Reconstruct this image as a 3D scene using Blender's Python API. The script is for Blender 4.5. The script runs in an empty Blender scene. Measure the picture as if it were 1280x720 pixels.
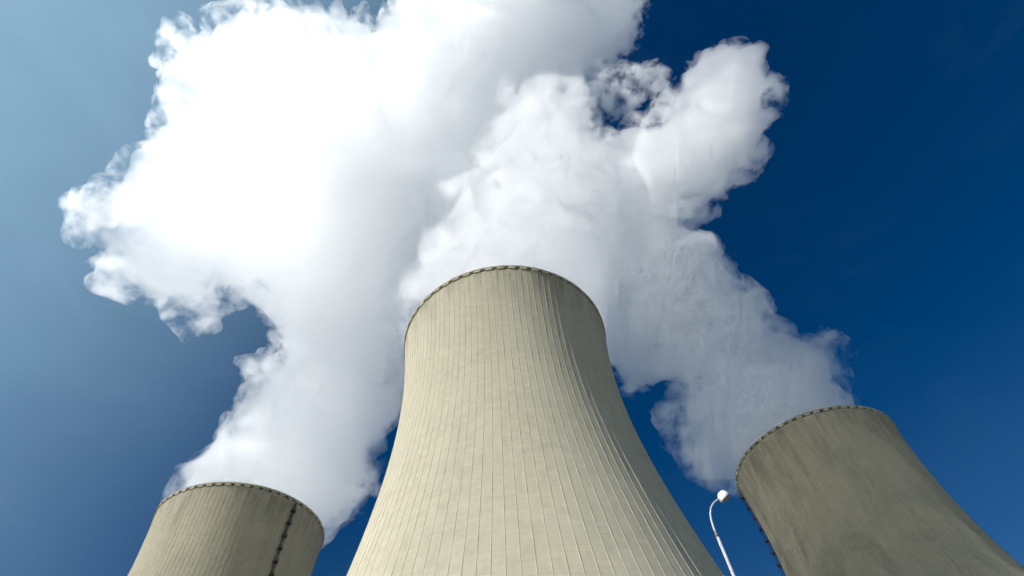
import bpy, bmesh, math, random
import numpy as np
from mathutils import Vector, Matrix

random.seed(7)
scene = bpy.context.scene
COL = scene.collection
PI = math.pi
RAD = math.radians

# ------------------------------------------------------------------ camera
cd = bpy.data.cameras.new('camera')
cam = bpy.data.objects.new('camera', cd)
COL.objects.link(cam)
cd.sensor_width = 36.0
cd.lens = 650.0 / 1280.0 * 36.0
cd.clip_start = 0.1
cd.clip_end = 20000.0
FW = Vector((0.0, 0.55835, 0.82961))
RT = Vector((0.99238, 0.10220, -0.06878))
UP = Vector((0.12319, -0.82329, 0.55410))
cam.matrix_world = Matrix(((RT.x, UP.x, -FW.x, 0.0), (RT.y, UP.y, -FW.y, 0.0), (RT.z, UP.z, -FW.z, 1.7), (0, 0, 0, 1)))
scene.camera = cam

# ------------------------------------------------------------------ light
SUN_AZ = RAD(-146.0)          # direction towards the sun, from +X towards +Y
SUN_EL = RAD(32.0)
sun_dir = Vector((math.cos(SUN_EL) * math.cos(SUN_AZ), math.cos(SUN_EL) * math.sin(SUN_AZ), math.sin(SUN_EL)))
sd = bpy.data.lights.new('sun', 'SUN')
sd.energy = 4.0
sd.angle = RAD(0.53)
sd.color = (1.0, 0.972, 0.925)
sun = bpy.data.objects.new('sun', sd)
COL.objects.link(sun)
sun.rotation_mode = 'QUATERNION'
sun.rotation_quaternion = sun_dir.to_track_quat('Z', 'Y')

world = bpy.data.worlds.new('World')
scene.world = world
world.use_nodes = True
wt = world.node_tree
wt.nodes.clear()


class NT:
    """small helper for node trees"""
    def __init__(self, tree):
        self.t = tree

    def n(self, kind, **kw):
        nd = self.t.nodes.new(kind)
        for k, v in kw.items():
            setattr(nd, k, v)
        return nd

    def put(self, sock, v):
        if isinstance(v, bpy.types.NodeSocket):
            self.t.links.new(v, sock)
        elif v is not None:
            sock.default_value = v

    def math(self, op, a, b=None, c=None, clamp=False):
        nd = self.n('ShaderNodeMath', operation=op, use_clamp=clamp)
        self.put(nd.inputs[0], a)
        self.put(nd.inputs[1], b)
        self.put(nd.inputs[2], c)
        return nd.outputs[0]

    def ramp(self, v, a, b, lo=0.0, hi=1.0, smooth=True):
        nd = self.n('ShaderNodeMapRange', interpolation_type='SMOOTHSTEP' if smooth else 'LINEAR')
        for i, x in enumerate((v, a, b, lo, hi)):
            self.put(nd.inputs[i], x)
        return nd.outputs[0]

    def mix(self, f, a, b, blend='MIX'):
        nd = self.n('ShaderNodeMix', data_type='RGBA', blend_type=blend)
        self.put(nd.inputs[0], f)
        self.put(nd.inputs[6], a)
        self.put(nd.inputs[7], b)
        return nd.outputs[2]

    def noise(self, vec, scale, detail=4, rough=0.5, dim='3D', dist=0.0):
        nd = self.n('ShaderNodeTexNoise', noise_dimensions=dim)
        self.put(nd.inputs['Vector'], vec)
        self.put(nd.inputs['Scale'], scale)
        nd.inputs['Detail'].default_value = detail
        nd.inputs['Roughness'].default_value = rough
        nd.inputs['Distortion'].default_value = dist
        return nd.outputs[0]

    def mapping(self, vec, scale=(1, 1, 1), loc=(0, 0, 0), rot=(0, 0, 0)):
        nd = self.n('ShaderNodeMapping')
        self.put(nd.inputs[0], vec)
        nd.inputs[1].default_value = loc
        nd.inputs[2].default_value = rot
        nd.inputs[3].default_value = scale
        return nd.outputs[0]

    def dot(self, vec, d):
        nd = self.n('ShaderNodeVectorMath', operation='DOT_PRODUCT')
        self.put(nd.inputs[0], vec)
        nd.inputs[1].default_value = d
        return nd.outputs['Value']


w = NT(wt)
sky = w.n('ShaderNodeTexSky', sky_type='NISHITA', sun_disc=False)
sky.sun_elevation = SUN_EL
sky.sun_rotation = RAD(90.0) - SUN_AZ      # the node turns clockwise from +Y
sky.altitude = 300.0
sky.air_density = 1.0
sky.dust_density = 0.9
sky.ozone_density = 4.0
hs = w.n('ShaderNodeHueSaturation')
hs.inputs['Saturation'].default_value = 1.42
hs.inputs['Value'].default_value = 0.58
hs.inputs['Hue'].default_value = 0.506
w.put(hs.inputs['Color'], sky.outputs[0])
gen = w.n('ShaderNodeTexCoord').outputs['Generated']
# thin high cirrus drifting over the western half of the sky
west = w.dot(gen, (-0.75, -0.45, 0.49))
veil = w.ramp(west, 0.2, 1.0)
streak = w.noise(w.mapping(gen, (2.2, 2.2, 5.0), rot=(0.3, 0.5, 0.4)), 1.6, 3, 0.55, dist=0.4)
veil = w.math('MULTIPLY', veil, w.ramp(streak, 0.25, 0.75, 0.86, 1.0))
wisp = w.noise(w.mapping(gen, (1.5, 4.0, 4.0), rot=(0.2, 0.9, 0.2)), 2.3, 3, 0.55, dist=0.5)
wisp = w.math('MULTIPLY', w.ramp(wisp, 0.5, 0.9), 0.012)
cover = w.math('MAXIMUM', w.math('MULTIPLY', veil, 0.75), wisp)
skycol = w.mix(cover, hs.outputs[0], (4.1, 6.7, 8.5, 1.0))
sp = w.n('ShaderNodeSeparateXYZ')
w.put(sp.inputs[0], gen)
low = w.ramp(sp.outputs[2], 0.62, 0.12, 0.0, 0.16)      # paler air towards the horizon
low = w.math('MULTIPLY', low, w.ramp(w.noise(gen, 3.0, 2, 0.5), 0.3, 0.7, 0.55, 1.0))
skycol = w.mix(low, skycol, (3.0, 3.6, 4.4, 1.0))
bg = w.n('ShaderNodeBackground')
bg.inputs['Strength'].default_value = 0.062
w.put(bg.inputs['Color'], skycol)
w.put(w.n('ShaderNodeOutputWorld').inputs['Surface'], bg.outputs[0])

scene.view_settings.view_transform = 'Standard'
scene.view_settings.look = 'None'
scene.view_settings.gamma = 1.0
scene.view_settings.exposure = 0.66
scene.view_settings.use_curve_mapping = False
scene.render.engine = 'CYCLES'
cy = scene.cycles
cy.use_denoising = True
cy.use_adaptive_sampling = True
cy.adaptive_threshold = 0.1
cy.adaptive_min_samples = 16
cy.max_bounces = 26
cy.diffuse_bounces = 5
cy.glossy_bounces = 2
cy.transmission_bounces = 4
cy.transparent_max_bounces = 128
cy.volume_bounces = 26
cy.volume_step_rate = 1.0
cy.volume_max_steps = 512
cy.sample_clamp_indirect = 8.0


# ------------------------------------------------------------------ helpers
def material(name):
    m = bpy.data.materials.new(name)
    m.use_nodes = True
    m.node_tree.nodes.clear()
    return m, NT(m.node_tree)


def tag(o, label=None, cat=None, group=None, kind=None):
    for k, v in (('label', label), ('category', cat), ('group', group), ('kind', kind)):
        if v:
            o[k] = v
    return o


def mesh_obj(name, verts, faces, mat, parent=None, smooth=True):
    me = bpy.data.meshes.new(name)
    me.from_pydata(verts, [], faces)
    me.update()
    if smooth:
        me.polygons.foreach_set('use_smooth', [True] * len(me.polygons))
    if mat:
        me.materials.append(mat)
    o = bpy.data.objects.new(name, me)
    COL.objects.link(o)
    if parent:
        o.parent = parent
    return o


def empty(name, loc):
    o = bpy.data.objects.new(name, None)
    o.location = loc
    o.empty_display_size = 1.0
    COL.objects.link(o)
    return o


class MB:
    """collects boxes and tubes into one mesh"""
    def __init__(self):
        self.v, self.f = [], []

    def box(self, c, ax, ay, az):
        c, ax, ay, az = Vector(c), Vector(ax), Vector(ay), Vector(az)
        b = len(self.v)
        for sx, sy, sz in ((-1, -1, -1), (1, -1, -1), (1, 1, -1), (-1, 1, -1), (-1, -1, 1), (1, -1, 1), (1, 1, 1), (-1, 1, 1)):
            self.v.append(tuple(c + ax * sx + ay * sy + az * sz))
        for q in ((3, 2, 1, 0), (4, 5, 6, 7), (0, 1, 5, 4), (1, 2, 6, 5), (2, 3, 7, 6), (3, 0, 4, 7)):
            self.f.append(tuple(b + i for i in q))

    def tube(self, pts, rad, n=8, closed=False, caps=True):
        pts = [Vector(p) for p in pts]
        if not isinstance(rad, (list, tuple)):
            rad = [rad] * len(pts)
        b = len(self.v)
        m = len(pts)
        ref = Vector((0.31, 0.87, 0.38)).normalized()
        for i, p in enumerate(pts):
            if closed:
                t = pts[(i + 1) % m] - pts[i - 1]
            else:
                t = pts[min(i + 1, m - 1)] - pts[max(i - 1, 0)]
            t.normalize()
            u = t.cross(ref).normalized()
            v = t.cross(u)
            for k in range(n):
                a = 2 * PI * k / n
                self.v.append(tuple(p + (u * math.cos(a) + v * math.sin(a)) * rad[i]))
        for i in range(m if closed else m - 1):
            j = (i + 1) % m
            for k in range(n):
                l = (k + 1) % n
                self.f.append((b + i * n + k, b + j * n + k, b + j * n + l, b + i * n + l))
        if caps and not closed:
            self.f.append(tuple(b + k for k in range(n)))
            self.f.append(tuple(b + (m - 1) * n + k for k in reversed(range(n))))

    def lathe(self, prof, n=24, axis=None):
        b = len(self.v)
        for r, z in prof:
            for k in range(n):
                a = 2 * PI * k / n
                self.v.append((r * math.cos(a), r * math.sin(a), z))
        for i in range(len(prof) - 1):
            for k in range(n):
                l = (k + 1) % n
                self.f.append((b + i * n + k, b + i * n + l, b + (i + 1) * n + l, b + (i + 1) * n + k))

    def build(self, name, mat, parent=None, smooth=False):
        return mesh_obj(name, self.v, self.f, mat, parent, smooth)


# ------------------------------------------------------------------ materials
def concrete_material():
    m, t = material('weathered_concrete')
    tc = t.n('ShaderNodeTexCoord').outputs['Object']
    oi = t.n('ShaderNodeObjectInfo')
    info = oi.outputs['Random']
    wear_shade = t.n('ShaderNodeSeparateColor')
    t.put(wear_shade.inputs[0], oi.outputs['Color'])
    wear_shade = wear_shade.outputs[0]          # amount of stains, and of shade put into this tower's colour, 0 to 1
    sep = t.n('ShaderNodeSeparateXYZ')
    t.put(sep.inputs[0], tc)
    off = t.n('ShaderNodeVectorMath', operation='ADD')
    t.put(off.inputs[0], tc)
    cmb = t.n('ShaderNodeCombineXYZ')
    t.put(cmb.inputs[0], t.math('MULTIPLY', info, 300.0))
    t.put(cmb.inputs[1], t.math('MULTIPLY', info, 170.0))
    t.put(off.inputs[1], cmb.outputs[0])
    p = off.outputs[0]
    broad = t.noise(p, 0.035, 5, 0.6)
    fine = t.noise(p, 0.7, 5, 0.65)
    grit = t.noise(p, 6.0, 3, 0.6)
    runs = t.noise(t.mapping(p, (0.5, 0.5, 0.018)), 1.0, 5, 0.6)
    blot = t.noise(t.mapping(p, (0.06, 0.06, 0.03)), 1.0, 6, 0.62, dist=0.6)
    # casting lifts: every 1.35 m of height another pour with its own tone
    lift = t.math('DIVIDE', sep.outputs[2], 1.35)
    fl = t.math('FLOOR', lift)
    fr = t.math('FRACT', lift)
    wn = t.n('ShaderNodeTexWhiteNoise', noise_dimensions='2D')
    ang = t.math('ARCTAN2', sep.outputs[1], sep.outputs[0])
    bay = t.math('FLOOR', t.math('MULTIPLY', ang, 120.0 / (2 * PI)))
    cv = t.n('ShaderNodeCombineXYZ')
    t.put(cv.inputs[0], bay)
    t.put(cv.inputs[1], fl)
    t.put(wn.inputs['Vector'], cv.outputs[0])
    panel = t.ramp(wn.outputs['Value'], 0.0, 1.0, 0.955, 1.03, smooth=False)
    joint = t.math('LESS_THAN', fr, 0.045)
    base = t.mix(t.ramp(broad, 0.3, 0.7), (0.51, 0.468, 0.352, 1), (0.565, 0.524, 0.398, 1))
    base = t.mix(t.ramp(fine, 0.3, 0.75), base, (0.58, 0.54, 0.418, 1))
    base = t.mix(wear_shade, base, t.mix(1.0, base, (1.02, 0.99, 0.93, 1), 'MULTIPLY'))  # warmer tint offsets the blue skylight on the shaded tower
    hs = t.n('ShaderNodeHueSaturation')
    t.put(hs.inputs['Color'], base)
    val = t.math('MULTIPLY', panel, t.ramp(grit, 0.25, 0.75, 0.95, 1.04))
    val = t.math('MULTIPLY', val, t.math('MULTIPLY_ADD', joint, -0.13, 1.0))
    val = t.math('MULTIPLY', val, t.ramp(runs, 0.5, 0.78, 1.0, 0.9))
    val = t.math('MULTIPLY', val, t.math('SUBTRACT', 1.0, t.math('MULTIPLY', t.ramp(blot, 0.47, 0.66), t.math('MULTIPLY_ADD', wear_shade, 0.14, 0.04))))
    streak = t.noise(t.mapping(p, (0.11, 0.11, 0.008)), 1.0, 5, 0.65)
    val = t.math('MULTIPLY', val, t.math('SUBTRACT', 1.0, t.math('MULTIPLY', t.ramp(streak, 0.5, 0.68), t.math('MULTIPLY_ADD', wear_shade, 0.26, 0.03))))
    topw = t.ramp(sep.outputs[2], 128.0, 150.0)
    val = t.math('MULTIPLY', val, t.math('MULTIPLY_ADD', t.math('MULTIPLY', topw, t.ramp(runs, 0.38, 0.68)), -0.26, 1.0))
    val = t.math('MULTIPLY', val, t.math('MULTIPLY_ADD', wear_shade, -0.17, 1.0))  # evenly darker concrete, deepening the plume's shade on the right tower
    t.put(hs.inputs['Value'], val)
    bs = t.n('ShaderNodeBsdfPrincipled')
    t.put(bs.inputs['Base Color'], hs.outputs[0])
    bs.inputs['Roughness'].default_value = 0.9
    bs.inputs['Diffuse Roughness'].default_value = 0.6
    bs.inputs['Specular IOR Level'].default_value = 0.2
    bmp = t.n('ShaderNodeBump')
    bmp.inputs['Strength'].default_value = 0.35
    bmp.inputs['Distance'].default_value = 0.06
    t.put(bmp.inputs['Height'], t.math('ADD', t.math('MULTIPLY', grit, 0.5), t.math('MULTIPLY', joint, -0.8)))
    t.put(bs.inputs['Normal'], bmp.outputs[0])
    t.put(t.n('ShaderNodeOutputMaterial').inputs['Surface'], bs.outputs[0])
    return m


def simple(name, col, rough=0.6, metal=0.0, var=0.12, scale=8.0):
    m, t = material(name)
    tc = t.n('ShaderNodeTexCoord').outputs['Object']
    nz = t.noise(tc, scale, 4, 0.6)
    c2 = tuple(c * (1 - var * 2) for c in col[:3]) + (1,)
    bs = t.n('ShaderNodeBsdfPrincipled')
    t.put(bs.inputs['Base Color'], t.mix(t.ramp(nz, 0.3, 0.75), col, c2))
    bs.inputs['Roughness'].default_value = rough
    bs.inputs['Metallic'].default_value = metal
    t.put(t.n('ShaderNodeOutputMaterial').inputs['Surface'], bs.outputs[0])
    return m


def ground_material():
    m, t = material('gravel_ground')
    tc = t.n('ShaderNodeTexCoord').outputs['Object']
    a = t.noise(tc, 0.02, 5, 0.6)
    b = t.noise(tc, 3.0, 5, 0.7)
    c = t.mix(t.ramp(a, 0.4, 0.62), (0.21, 0.20, 0.185, 1), (0.12, 0.125, 0.10, 1))
    c = t.mix(t.ramp(b, 0.3, 0.7, 0.0, 0.35), c, (0.2, 0.19, 0.16, 1))
    bs = t.n('ShaderNodeBsdfPrincipled')
    t.put(bs.inputs['Base Color'], c)
    bs.inputs['Roughness'].default_value = 0.95
    t.put(t.n('ShaderNodeOutputMaterial').inputs['Surface'], bs.outputs[0])
    return m


def steam_material(name, dens, g, albedo, surface=False):
    """water droplets: even density, the shape of the cloud does the rest"""
    m, t = material(name)
    out = t.n('ShaderNodeOutputMaterial')
    vs = t.n('ShaderNodeVolumeScatter')
    vs.inputs['Color'].default_value = albedo
    vs.inputs['Density'].default_value = dens
    vs.inputs['Anisotropy'].default_value = g
    t.put(out.inputs['Volume'], vs.outputs[0])
    if surface:
        white = t.n('ShaderNodeRGB')
        white.outputs[0].default_value = (1, 1, 1, 1)
        tr = t.n('ShaderNodeBsdfTransparent')
        t.put(tr.inputs['Color'], white.outputs[0])
        t.put(out.inputs['Surface'], tr.outputs[0])
    return m


def wisp_material(name, dens, g):
    """torn edges of the steam: droplets in shreds with clear air between them"""
    m, t = material(name)
    p = t.n('ShaderNodeTexCoord').outputs['Object']
    a = t.noise(p, 0.055, 5, 0.68, dist=0.35)
    d = t.math('MULTIPLY', t.ramp(a, 0.46, 0.66), dens)
    vs = t.n('ShaderNodeVolumeScatter')
    vs.inputs['Color'].default_value = (1, 1, 1, 1)
    t.put(vs.inputs['Density'], d)
    vs.inputs['Anisotropy'].default_value = g
    t.put(t.n('ShaderNodeOutputMaterial').inputs['Volume'], vs.outputs[0])
    m.cycles.volume_step_rate = 0.07
    return m


CONC = concrete_material()
STEEL = simple('dark_galvanised_steel', (0.085, 0.078, 0.066, 1), 0.7, 0.2, 0.2, 2.0)
PAINT = simple('galvanised_lamp_steel', (0.46, 0.46, 0.50, 1), 0.5, 0.0, 0.12, 12.0)
WHITE = simple('white_enamel', (0.8, 0.8, 0.78, 1), 0.4, 0.0, 0.05, 12.0)
LENS = simple('dull_lamp_lens', (0.16, 0.14, 0.10, 1), 0.35, 0.0, 0.1, 10.0)
GROUND = ground_material()
STEAM = steam_material('dense_steam', 0.095, 0.82, (1, 1, 1, 1), True)
STEAM_LOOSE = steam_material('looser_steam', 0.062, 0.86, (1, 1, 1, 1), True)
THIN = wisp_material('thin_steam', 0.15, 0.72)

# ------------------------------------------------------------------ ground
G = 9000.0
ground = mesh_obj('ground', [(-G, -G, 0), (G, -G, 0), (G, G, 0), (-G, G, 0)], [(0, 1, 2, 3)], GROUND, None, False)
tag(ground, kind='structure')

# ------------------------------------------------------------------ cooling towers
H = 150.0
RT_, ZT, BL, BU = 35.03, 117.36, 84.38, 90.81
N_RIB = 120


def prof(z):
    b = BL if z < ZT else BU
    return RT_ * math.sqrt(1 + ((z - ZT) / b) ** 2)


def shell_mesh():
    """hyperbolic shell with 120 raised meridian ribs on its outside and a smooth inside"""
    zs = list(np.linspace(0.0, H - 2.103, 56))
    tpl = ((-0.5, 0.0), (-0.036, 0.0), (-0.025, 0.055), (0.025, 0.055), (0.036, 0.0))
    cols = []
    for k in range(N_RIB):
        for u, h in tpl:
            cols.append((2 * PI * (k + u) / N_RIB, h))
    n = len(cols)
    v, f = [], []
    rg = np.random.default_rng(5)
    for z in zs:
        r = prof(z)
        rel = np.repeat(rg.uniform(0.55, 1.35, N_RIB), len(tpl))
        for (a, h), e in zip(cols, rel):
            h *= e
            v.append(((r + h) * math.cos(a), (r + h) * math.sin(a), z))
    for i in range(len(zs) - 1):
        for k in range(n):
            l = (k + 1) % n
            f.append((i * n + k, i * n + l, (i + 1) * n + l, (i + 1) * n + k))
    b = len(v)
    zi = list(np.linspace(0.0, H - 2.103, 40))
    for z in zi:
        r = prof(z) - 0.6
        for a, h in cols:
            v.append((r * math.cos(a), r * math.sin(a), z))
    for i in range(len(zi) - 1):
        for k in range(n):
            l = (k + 1) % n
            f.append((b + i * n + l, b + i * n + k, b + (i + 1) * n + k, b + (i + 1) * n + l))
    t0 = (len(zs) - 1) * n
    t1 = b + (len(zi) - 1) * n
    for k in range(n):
        l = (k + 1) % n
        f.append((t0 + k, t0 + l, t1 + l, t1 + k))
        f.append((l, k, b + k, b + l))
    return v, f


def rim_mesh():
    """stiffening ring: a toothed parapet, 60 recesses under one continuous top rail"""
    mb = MB()
    n = 60
    r0 = prof(H)
    sub = 8
    # continuous rail on top and the wall behind the teeth
    def ring(ra, rb, za, zb):
        b = len(mb.v)
        m = n * sub
        for k in range(m):
            a = 2 * PI * k / m
            for r, z in ((rb, za), (rb, zb), (ra, zb), (ra, za)):
                mb.v.append((r * math.cos(a), r * math.sin(a), z))
        for k in range(m):
            l = (k + 1) % m
            for q in range(4):
                p = (q + 1) % 4
                mb.f.append((b + k * 4 + q, b + l * 4 + q, b + l * 4 + p, b + k * 4 + p))
    ring(r0 - 2.6, r0 - 2.3, H - 1.497, H - 0.453)
    ring(r0 - 2.6, r0 + 0.30, H - 0.45, H)
    ring(r0 - 2.6, prof(H - 2.1) + 0.02, H - 2.1, H - 1.5)
    # teeth
    for k in range(n):
        a0 = 2 * PI * (k + 0.0) / n
        wid = 2 * PI / n * 0.58
        b = len(mb.v)
        s = 3
        for i in range(s + 1):
            a = a0 + wid * i / s
            for r, z in ((r0 + 0.2, H - 1.498), (r0 + 0.2, H - 0.452), (r0 - 2.298, H - 0.452), (r0 - 2.298, H - 1.498)):
                mb.v.append((r * math.cos(a), r * math.sin(a), z))
        for i in range(s):
            for q in range(4):
                p = (q + 1) % 4
                mb.f.append((b + i * 4 + q, b + i * 4 + 4 + q, b + i * 4 + 4 + p, b + i * 4 + p))
        mb.f.append((b, b + 1, b + 2, b + 3))
        e = b + s * 4
        mb.f.append((e + 3, e + 2, e + 1, e))
    return mb


def ladder_meshes():
    """caged climbing ladder running up the shell at local angle 0, with a rest platform every 5.4 m"""
    rails, plats = MB(), []
    zs = [H - 1.9 - i * 1.35 for i in range(int((H - 3) / 1.35))]
    for s in (-0.42, 0.42):
        rails.tube([(prof(z) + 0.55, s, z) for z in zs[::2]], 0.07, 5)
        rails.tube([(prof(z) + 1.35, s * 0.9, z) for z in zs[::2]], 0.05, 5)
    rails.tube([(prof(z) + 1.55, 0, z) for z in zs[::2]], 0.05, 5)
    for z in zs:
        for dz in (0.0, 0.45, 0.9):
            r = prof(z - dz)
            rails.box((r + 0.55, 0, z - dz), (0.03, 0, 0), (0, 0.42, 0), (0, 0, 0.03))
        r = prof(z)
        arc = [(r + 0.55 + 1.0 * math.sin(a), 0.55 * math.cos(a), z) for a in np.linspace(0, PI, 8)]
        rails.tube(arc, 0.05, 4)
        for s in (-0.42, 0.42):
            rails.box((r + 0.27, s, z), (0.29, 0, 0), (0, 0.03, 0), (0, 0, 0.03))
    z = H - 6.2
    while z > 30:
        r = prof(z)
        p = MB()
        p.box((r + 0.98, 0.0, z), (0.8, 0, 0), (0, 1.0, 0), (0, 0, 0.06))
        for s in (-0.95, 0.95):
            p.tube([(r + 1.75, s, z + 0.03), (r + 1.75, s, z + 1.1), (r + 0.25, s, z + 1.1)], 0.05, 5)
            p.tube([(r + 1.7, s * 0.95, z - 0.03), (prof(z - 1.3) + 0.02, s * 0.95, z - 1.3)], 0.06, 5)
        p.tube([(r + 1.75, -0.95, z + 1.1), (r + 1.75, 0.95, z + 1.1)], 0.05, 5)
        p.tube([(r + 1.75, -0.95, z + 0.6), (r + 1.75, 0.95, z + 0.6)], 0.05, 5)
        p.box((r + 1.78, 0, z + 0.12), (0.02, 0, 0), (0, 0.95, 0), (0, 0, 0.12))
        plats.append(p)
        z -= 5.45
    return rails, plats


TOWERS = [((-5.18, 127.69, 0), 157.5, 'tall sunlit concrete cooling tower in the middle, nearest of the three'),
          ((-140.37, 218.22, 0), -30.3, 'lower left concrete cooling tower with a dark ladder down its shaded side'),
          ((131.65, 218.81, 0), 160.0, 'shaded grey brown cooling tower at right, behind the street lamp')]


def copy_tree(o, parent=None):
    c = o.copy()
    COL.objects.link(c)
    if parent:
        c.parent = parent
    for ch in list(o.children):
        copy_tree(ch, c)
    return c


WEAR_SHADE = (0.05, 0.4, 1.0)  # per tower: staining plus painted shade, strongest on the right one
tower = empty('cooling_tower', TOWERS[0][0])
shell = mesh_obj('shell', *shell_mesh(), CONC, tower, False)
rim = rim_mesh().build('parapet_ring', CONC, tower)
lr, lp = ladder_meshes()
lad = lr.build('ladder', STEEL, tower)
for p in lp:
    p.build('rest_platform', STEEL, lad)
towers = [tower, copy_tree(tower), copy_tree(tower)]
for o, (loc, rz, lab), wear_shade in zip(towers, TOWERS, WEAR_SHADE):
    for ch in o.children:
        a = 0.0 if ch.name.startswith('parapet') else wear_shade
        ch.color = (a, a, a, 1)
    o.location = loc
    o.rotation_euler = (0, 0, RAD(rz))
    tag(o, lab, 'cooling tower', 'cooling towers of the power station')

# ------------------------------------------------------------------ street lamp
lamp = empty('street_lamp', (4.03, 12.0, 0))
tag(lamp, 'slender grey street lamp with curved neck and round white head, below the right tower', 'street lamp')
pole = MB()
pole.tube([(0, 0, 0), (0, 0, 0.9)], [0.075, 0.075], 14)
pole.tube([(0, 0, 0.9), (0, 0, 1.0), (0, 0, 4.5), (0, 0, 8.25)], [0.075, 0.05, 0.042, 0.034], 14)
pole.build('pole', PAINT, lamp, True)
clamp = MB()
clamp.tube([(0, 0, 8.19), (0, 0, 8.27)], 0.041, 14)
clamp.build('clamp_ring', LENS, lamp, True)
neck = MB()
arc = [(0, 0, 8.24), (0.0, 0, 8.42), (0.02, 0, 8.62), (0.06, 0, 8.78), (0.13, 0, 8.92), (0.23, 0, 9.03), (0.36, 0, 9.11), (0.44, 0, 9.14)]
neck.tube(arc, [0.029, 0.027, 0.025, 0.023, 0.022, 0.021, 0.020, 0.020], 12)
neck.build('neck', PAINT, lamp, True)
head = MB()
head.lathe([(0.0, 0.165), (0.05, 0.16), (0.09, 0.142), (0.125, 0.10), (0.145, 0.05), (0.15, 0.0), (0.147, -0.02), (0.138, -0.024), (0.136, -0.005), (0.0, -0.005)], 28)
hd = head.build('lamp_head', WHITE, lamp, True)
hd.location = (0.56, 0.0, 9.15)
hd.rotation_euler = (RAD(12), RAD(-34), 0)
lens = MB()
lens.lathe([(0.135, -0.01), (0.125, -0.05), (0.085, -0.08), (0.0, -0.09)], 24)
lens.build('lens', LENS, hd, True)

# ------------------------------------------------------------------ steam
# puffs: centre x, y, z and radius in metres
LEFT = [
    (-141.2, 155.3, 403.8, 52.3), (-148.2, 173.4, 357.7, 46.5), (-134.3, 209.8, 146.0, 30.4), (-138.4, 223.4, 165.0, 31.6),
    (-138.9, 233.4, 190.0, 32.8), (-132.3, 233.4, 212.0, 33.7), (-127.9, 234.6, 240.0, 36.8), (-122.1, 231.7, 265.0, 40.4),
    (-121.3, 231.9, 300.0, 45.2), (-124.0, 228.2, 340.0, 51.6), (-130.9, 225.0, 390.0, 62.0), (-83.3, 223.3, 330.0, 37.5),
    (-78.5, 211.7, 409.9, 48.7), (-54.0, 205.0, 558.4, 69.8), (-126.4, 179.6, 376.7, 67.7), (-152.4, 154.7, 342.2, 43.4),
    (-170.6, 138.5, 315.8, 38.1), (-177.4, 130.2, 286.0, 27.1), (-193.9, 132.6, 275.2, 22.3), (-199.6, 116.0, 275.2, 18.5),
    (-205.7, 104.3, 275.2, 9.0), (-208.9, 98.4, 273.9, 5.4), (-180.2, 92.5, 281.6, 18.8), (-165.0, 88.8, 290.9, 18.7),
    (-164.7, 80.8, 322.6, 28.1), (-158.7, 57.4, 338.3, 23.5), (-159.8, 39.1, 336.8, 14.1), (-147.5, 58.6, 383.5, 35.6),
    (-144.2, 36.4, 398.3, 14.6), (-130.7, 48.2, 435.1, 24.1), (-114.3, 63.0, 481.8, 26.1), (-136.5, 106.4, 433.8, 60.9),
    (-117.7, 157.6, 475.8, 78.9), (-102.9, 55.3, 505.4, 14.1), (-193.4, 148.0, 268.9, 11.3), (-203.7, 135.4, 268.8, 11.7),
    (-90.7, 130.6, 556.1, 63.0), (-56.7, 101.8, 632.9, 59.4), (-17.6, 79.5, 680.0, 59.9), (41.1, 71.2, 700.0, 62.6), (84.7,
    99.5, 680.0, 64.8), (132.8, 87.7, 680.0, 45.9), (170.6, 79.4, 680.0, 26.0), (168.1, 110.4, 660.0, 17.6), (131.1, 113.3,
    650.0, 28.0), (-6.9, 130.5, 620.0, 78.1), (66.0, 126.2, 620.0, 41.3), (-61.0, 65.1, 668.4, 30.6)
]
LEFT_THIN = [
    (-220.3, 101.7, 273.9, 6.9), (-227.1, 99.8, 273.9, 4.5), (-208.0, 95.4, 275.2, 6.9), (-219.8, 116.6, 272.0, 7.9),
    (-94.6, 227.6, 160.0, 8.2), (-102.9, 228.1, 180.0, 10.4), (-99.0, 249.1, 200.0, 11.6), (-187.6, 232.6, 300.0, 9.9),
    (-222.6, 138.1, 268.8, 9.0), (-195.1, 157.0, 265.6, 7.8)
]
CENTRE = [
    (-5.1, 124.7, 147.0, 29.2), (-4.0, 127.4, 166.0, 31.2), (-2.5, 124.5, 180.0, 30.8), (-0.3, 125.6, 205.0, 31.6), (3.4,
    127.8, 235.0, 33.3), (10.9, 128.3, 270.0, 36.0), (19.0, 125.8, 305.0, 36.2), (27.2, 121.1, 340.0, 34.8), (37.9, 112.5,
    370.0, 26.5), (44.6, 110.1, 385.0, 14.8), (36.3, 144.8, 300.0, 40.1), (35.6, 145.6, 250.0, 27.3), (60.5, 151.6, 320.0,
    35.0), (57.8, 151.0, 350.0, 28.3), (31.8, 145.9, 215.0, 17.4), (60.1, 160.4, 270.0, 19.0)
]
CENTRE_THIN = [
    (16.5, 101.1, 390.0, 13.6)
]
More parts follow.
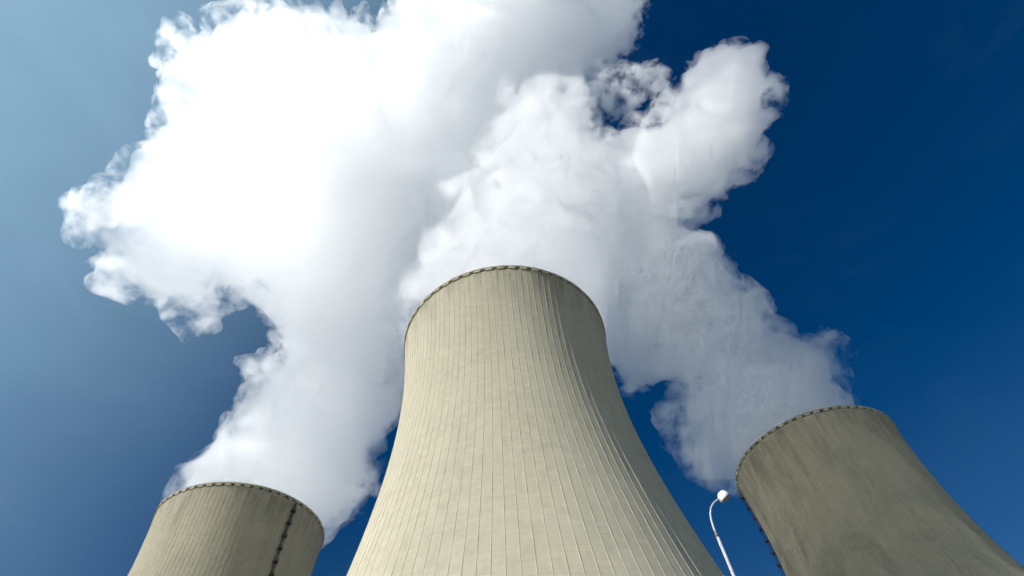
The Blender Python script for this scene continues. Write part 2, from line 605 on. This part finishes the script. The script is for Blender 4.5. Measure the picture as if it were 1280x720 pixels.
RIGHT = [
    (122.2, 213.2, 147.0, 23.8), (130.7, 224.4, 170.0, 24.6), (134.4, 231.3, 192.0, 26.2), (138.6, 238.1, 220.0, 28.1),
    (158.4, 226.4, 225.0, 15.0), (149.4, 236.3, 215.0, 18.8), (136.7, 238.2, 250.0, 29.0), (126.4, 238.5, 285.0, 31.9),
    (140.5, 227.3, 265.0, 18.8), (127.1, 242.2, 320.0, 40.7), (134.1, 224.7, 330.0, 17.9), (117.7, 244.1, 350.0, 43.7),
    (108.4, 243.3, 390.0, 45.9), (113.8, 217.5, 400.0, 41.0), (119.0, 188.9, 410.0, 44.1), (94.9, 283.6, 310.0, 26.3),
    (83.5, 293.6, 295.0, 9.8), (83.5, 273.2, 330.0, 27.1), (100.7, 248.1, 185.0, 7.4), (100.9, 246.3, 175.0, 6.5), (111.1,
    239.2, 200.0, 13.0), (159.6, 171.4, 420.0, 35.3), (179.8, 156.2, 425.0, 38.4), (181.8, 126.8, 425.0, 31.7), (189.1,
    107.3, 425.0, 18.8), (197.3, 102.3, 425.0, 9.3), (205.0, 120.2, 425.0, 11.9), (202.0, 145.4, 425.0, 17.5), (193.2,
    171.8, 425.0, 20.9), (164.1, 191.6, 420.0, 26.9), (124.3, 182.9, 430.0, 31.5), (104.6, 195.4, 430.0, 35.1)
]
RIGHT_THIN = [
    (98.0, 256.0, 190.0, 7.0), (95.0, 267.5, 205.0, 5.1), (90.1, 263.1, 212.0, 4.7), (92.4, 263.5, 225.0, 5.4), (96.4,
    258.4, 232.0, 5.0), (99.4, 262.4, 205.0, 4.2), (72.4, 288.4, 310.0, 10.1), (130.2, 238.7, 370.0, 13.2), (183.3, 217.9,
    225.0, 8.7), (179.6, 204.9, 420.0, 12.3), (216.2, 109.3, 425.0, 8.2), (116.0, 120.1, 520.0, 19.0), (144.4, 128.6, 510.0,
    15.9), (94.2, 148.7, 510.0, 16.5), (159.6, 114.1, 500.0, 9.7), (119.2, 141.6, 500.0, 14.6)
]

_rng = np.random.default_rng(11)
_perm = _rng.permutation(256).astype(np.int32)
_perm = np.concatenate([_perm, _perm])
_g = _rng.normal(size=(256, 3)).astype(np.float32)
_g /= np.linalg.norm(_g, axis=1, keepdims=True)


def perlin(p):
    i = np.floor(p).astype(np.int32)
    f = (p - i).astype(np.float32)
    i &= 255
    u = f * f * f * (f * (f * 6 - 15) + 10)
    out = np.zeros(len(p), np.float32)
    for dx in (0, 1):
        wx = u[:, 0] if dx else 1 - u[:, 0]
        for dy in (0, 1):
            wy = u[:, 1] if dy else 1 - u[:, 1]
            for dz in (0, 1):
                wz = u[:, 2] if dz else 1 - u[:, 2]
                h = _perm[_perm[_perm[(i[:, 0] + dx) & 255] + ((i[:, 1] + dy) & 255)] + ((i[:, 2] + dz) & 255)]
                g = _g[h]
                d = g[:, 0] * (f[:, 0] - dx) + g[:, 1] * (f[:, 1] - dy) + g[:, 2] * (f[:, 2] - dz)
                out += wx * wy * wz * d
    return out


def billow(p, octaves, seed):
    """turbulent warp of the lookup, then rounded billows with creases between them"""
    wv = np.stack([perlin(p / 55.0 + seed + o) for o in (3.1, 17.7, 41.3)], -1)
    q = p + wv * 22.0
    # steam is tight at the tower mouth, ragged higher up
    amp = np.clip((p[:, 2] - 140.0) / 90.0, 0.4, 1.0)
    disp = np.zeros(len(p), np.float32)
    for wl, a in octaves:
        disp += a * (np.abs(perlin(q / wl + seed + wl)) * 2.6 - 0.62)
    return disp * amp


def union(P, lo, n, ax, vox, k):
    acc = np.zeros(n, np.float32)
    best = np.full(n, 60.0, np.float32)
    for x, y, z, r in P:
        m = r + 45.0
        s = tuple(slice(max(0, int((c - m - lo[i]) / vox)), min(n[i], int((c + m - lo[i]) / vox) + 2)) for i, c in enumerate((x, y, z)))
        d = np.sqrt((ax[0][s[0]][:, None, None] - x) ** 2 + (ax[1][s[1]][None, :, None] - y) ** 2 + (ax[2][s[2]][None, None, :] - z) ** 2) - r
        acc[s] += np.exp(-np.clip(d, -200, 60) / k)
        best[s] = np.minimum(best[s], d)
    return np.minimum(np.where(acc > 1e-6, -k * np.log(np.maximum(acc, 1e-6)), best), 60.0)


def steam_fields(puffs, thin, vox, k, seed, mouth, lean):
    """signed distances on one grid: the dense steam, and the ragged thin steam around it"""
    A, B = np.array(puffs, np.float32), np.array(thin, np.float32)
    P = np.concatenate([A, B])
    lo = (P[:, :3] - P[:, 3:]).min(0) - 28.0
    hi = (P[:, :3] + P[:, 3:]).max(0) + 28.0
    n = np.ceil((hi - lo) / vox).astype(int) + 1
    ax = [lo[i] + vox * np.arange(n[i], dtype=np.float32) for i in range(3)]
    zz = ax[2][None, None, :]
    # the jet fills the tower mouth and only then widens, more so downwind
    dx = ax[0][:, None, None] - mouth[0]
    dy = ax[1][None, :, None] - mouth[1]
    r = np.sqrt(dx * dx + dy * dy)
    c = np.clip((dx * lean[0] + dy * lean[1]) / np.maximum(r, 1.0), 0, 1)
    wide = 35.6 + np.maximum(zz - 150.0, 0.0) * (0.4 + 0.9 * c * c)
    jet = np.where(zz < 185.0, r - wide, -99.0)
    core = union(A, lo, n, ax, vox, k)
    veil = np.minimum(core, union(B, lo, n, ax, vox, k)) - 5.0
    for F, octaves, sh in ((core, OCT, 0.0), (veil, OCT_THIN, 9.0)):
        near = np.abs(F) < 36.0
        p = lo + np.argwhere(near).astype(np.float32) * vox
        F[near] -= billow(p, octaves, seed + sh)
        np.maximum(F, 148.0 - zz, out=F)
        np.maximum(F, jet, out=F)
    veil = np.maximum(veil, -1.2 - core)
    return core, veil, lo


def surface_nets(F, lo, vox):
    """naive surface nets: one vertex per crossed cell, one quad per crossed edge"""
    inside = F < 0
    nx, ny, nz = F.shape
    c = np.zeros((nx - 1, ny - 1, nz - 1), np.int8)
    for dx in (0, 1):
        for dy in (0, 1):
            for dz in (0, 1):
                c += inside[dx:nx - 1 + dx, dy:ny - 1 + dy, dz:nz - 1 + dz]
    cells = np.argwhere((c > 0) & (c < 8))
    idx = np.full(c.shape, -1, np.int32)
    idx[tuple(cells.T)] = np.arange(len(cells))
    pos = np.zeros((len(cells), 3), np.float32)
    cnt = np.zeros(len(cells), np.float32)
    corners = [(a, b, d) for a in (0, 1) for b in (0, 1) for d in (0, 1)]
    for ca in corners:
        for axis in range(3):
            if ca[axis]:
                continue
            cb = list(ca)
            cb[axis] = 1
            va = F[cells[:, 0] + ca[0], cells[:, 1] + ca[1], cells[:, 2] + ca[2]]
            vb = F[cells[:, 0] + cb[0], cells[:, 1] + cb[1], cells[:, 2] + cb[2]]
            x = (va < 0) != (vb < 0)
            t = np.where(x, va / np.where(x, va - vb, 1), 0)
            q = np.zeros((len(cells), 3), np.float32)
            q += np.array(ca, np.float32)
            q[:, axis] += t
            pos += q * x[:, None]
            cnt += x
    verts = (cells + pos / np.maximum(cnt, 1)[:, None]) * vox + lo
    quads = []
    for axis in range(3):
        a, b = [(1, 2), (2, 0), (0, 1)][axis]
        sl0 = [slice(None)] * 3
        sl1 = [slice(None)] * 3
        sl0[axis] = slice(0, -1)
        sl1[axis] = slice(1, None)
        i0, i1 = inside[tuple(sl0)], inside[tuple(sl1)]
        e = np.argwhere(i0 != i1)
        e = e[(e[:, a] > 0) & (e[:, b] > 0) & (e[:, a] < F.shape[a] - 1) & (e[:, b] < F.shape[b] - 1)]
        flip = i0[tuple(e.T)]
        def at(da, db):
            g = e.copy()
            g[:, a] += da
            g[:, b] += db
            return idx[tuple(g.T)]
        q = np.stack([at(-1, -1), at(0, -1), at(0, 0), at(-1, 0)], -1)
        q[~flip] = q[~flip][:, ::-1]
        quads.append(q)
    return verts, np.concatenate(quads)


def steam_mesh(name, F, lo, vox, mat, parent=None, least=150):
    v, q = surface_nets(F, lo, vox)
    q = q[(q >= 0).all(1)]
    # drop the crumbs: keep only pieces with enough points
    lab = np.arange(len(v))
    while True:
        m = lab[q].min(1)
        new = lab.copy()
        for c in range(4):
            np.minimum.at(new, q[:, c], m)
        new = new[new]
        if (new == lab).all():
            break
        lab = new
    size = np.bincount(lab, minlength=len(v))[lab]
    keep = size >= least
    q = q[keep[q[:, 0]]]
    idx = np.cumsum(keep) - 1
    v, q = v[keep], idx[q]
    me = bpy.data.meshes.new(name)
    me.vertices.add(len(v))
    me.vertices.foreach_set('co', v.astype(np.float32).ravel())
    me.loops.add(len(q) * 4)
    me.loops.foreach_set('vertex_index', q.astype(np.int32).ravel())
    me.polygons.add(len(q))
    me.polygons.foreach_set('loop_start', np.arange(0, len(q) * 4, 4, dtype=np.int32))
    me.polygons.foreach_set('use_smooth', np.ones(len(q), bool))
    me.update(calc_edges=True)
    me.validate()
    me.materials.append(mat)
    o = bpy.data.objects.new(name, me)
    COL.objects.link(o)
    if parent:
        o.parent = parent
    return o


OCT = [(60, 13.0), (28, 9.0), (14, 6.0), (7, 3.2)]
OCT_THIN = [(50, 12.0), (24, 8.0), (11, 4.0)]
VOX = 2.0
PLUMES = [(LEFT, LEFT_THIN, 1, 0.0, (0.84, 0.54), 'white steam plume from the left tower, spreading into the large cloud overhead'),
          (CENTRE, CENTRE_THIN, 0, 31.0, (0.6, 0.8), 'bright white steam plume rising straight out of the middle tower'),
          (RIGHT, RIGHT_THIN, 2, 67.0, (-0.84, 0.54), 'greyish steam plume rising from the right tower with a white lobe above')]
for puffs, thin, ti, sd_, lean, lab in PLUMES:
    core, veil, lo = steam_fields(puffs, thin, VOX, 9.0, sd_, TOWERS[ti][0], lean)
    o = steam_mesh('steam_plume', core, lo, VOX, STEAM if ti == 2 else STEAM_LOOSE, None, 1500)
    tag(o, lab, 'steam plume', 'steam plumes over the cooling towers')
    steam_mesh('steam_fringe', veil, lo, VOX, THIN, o)
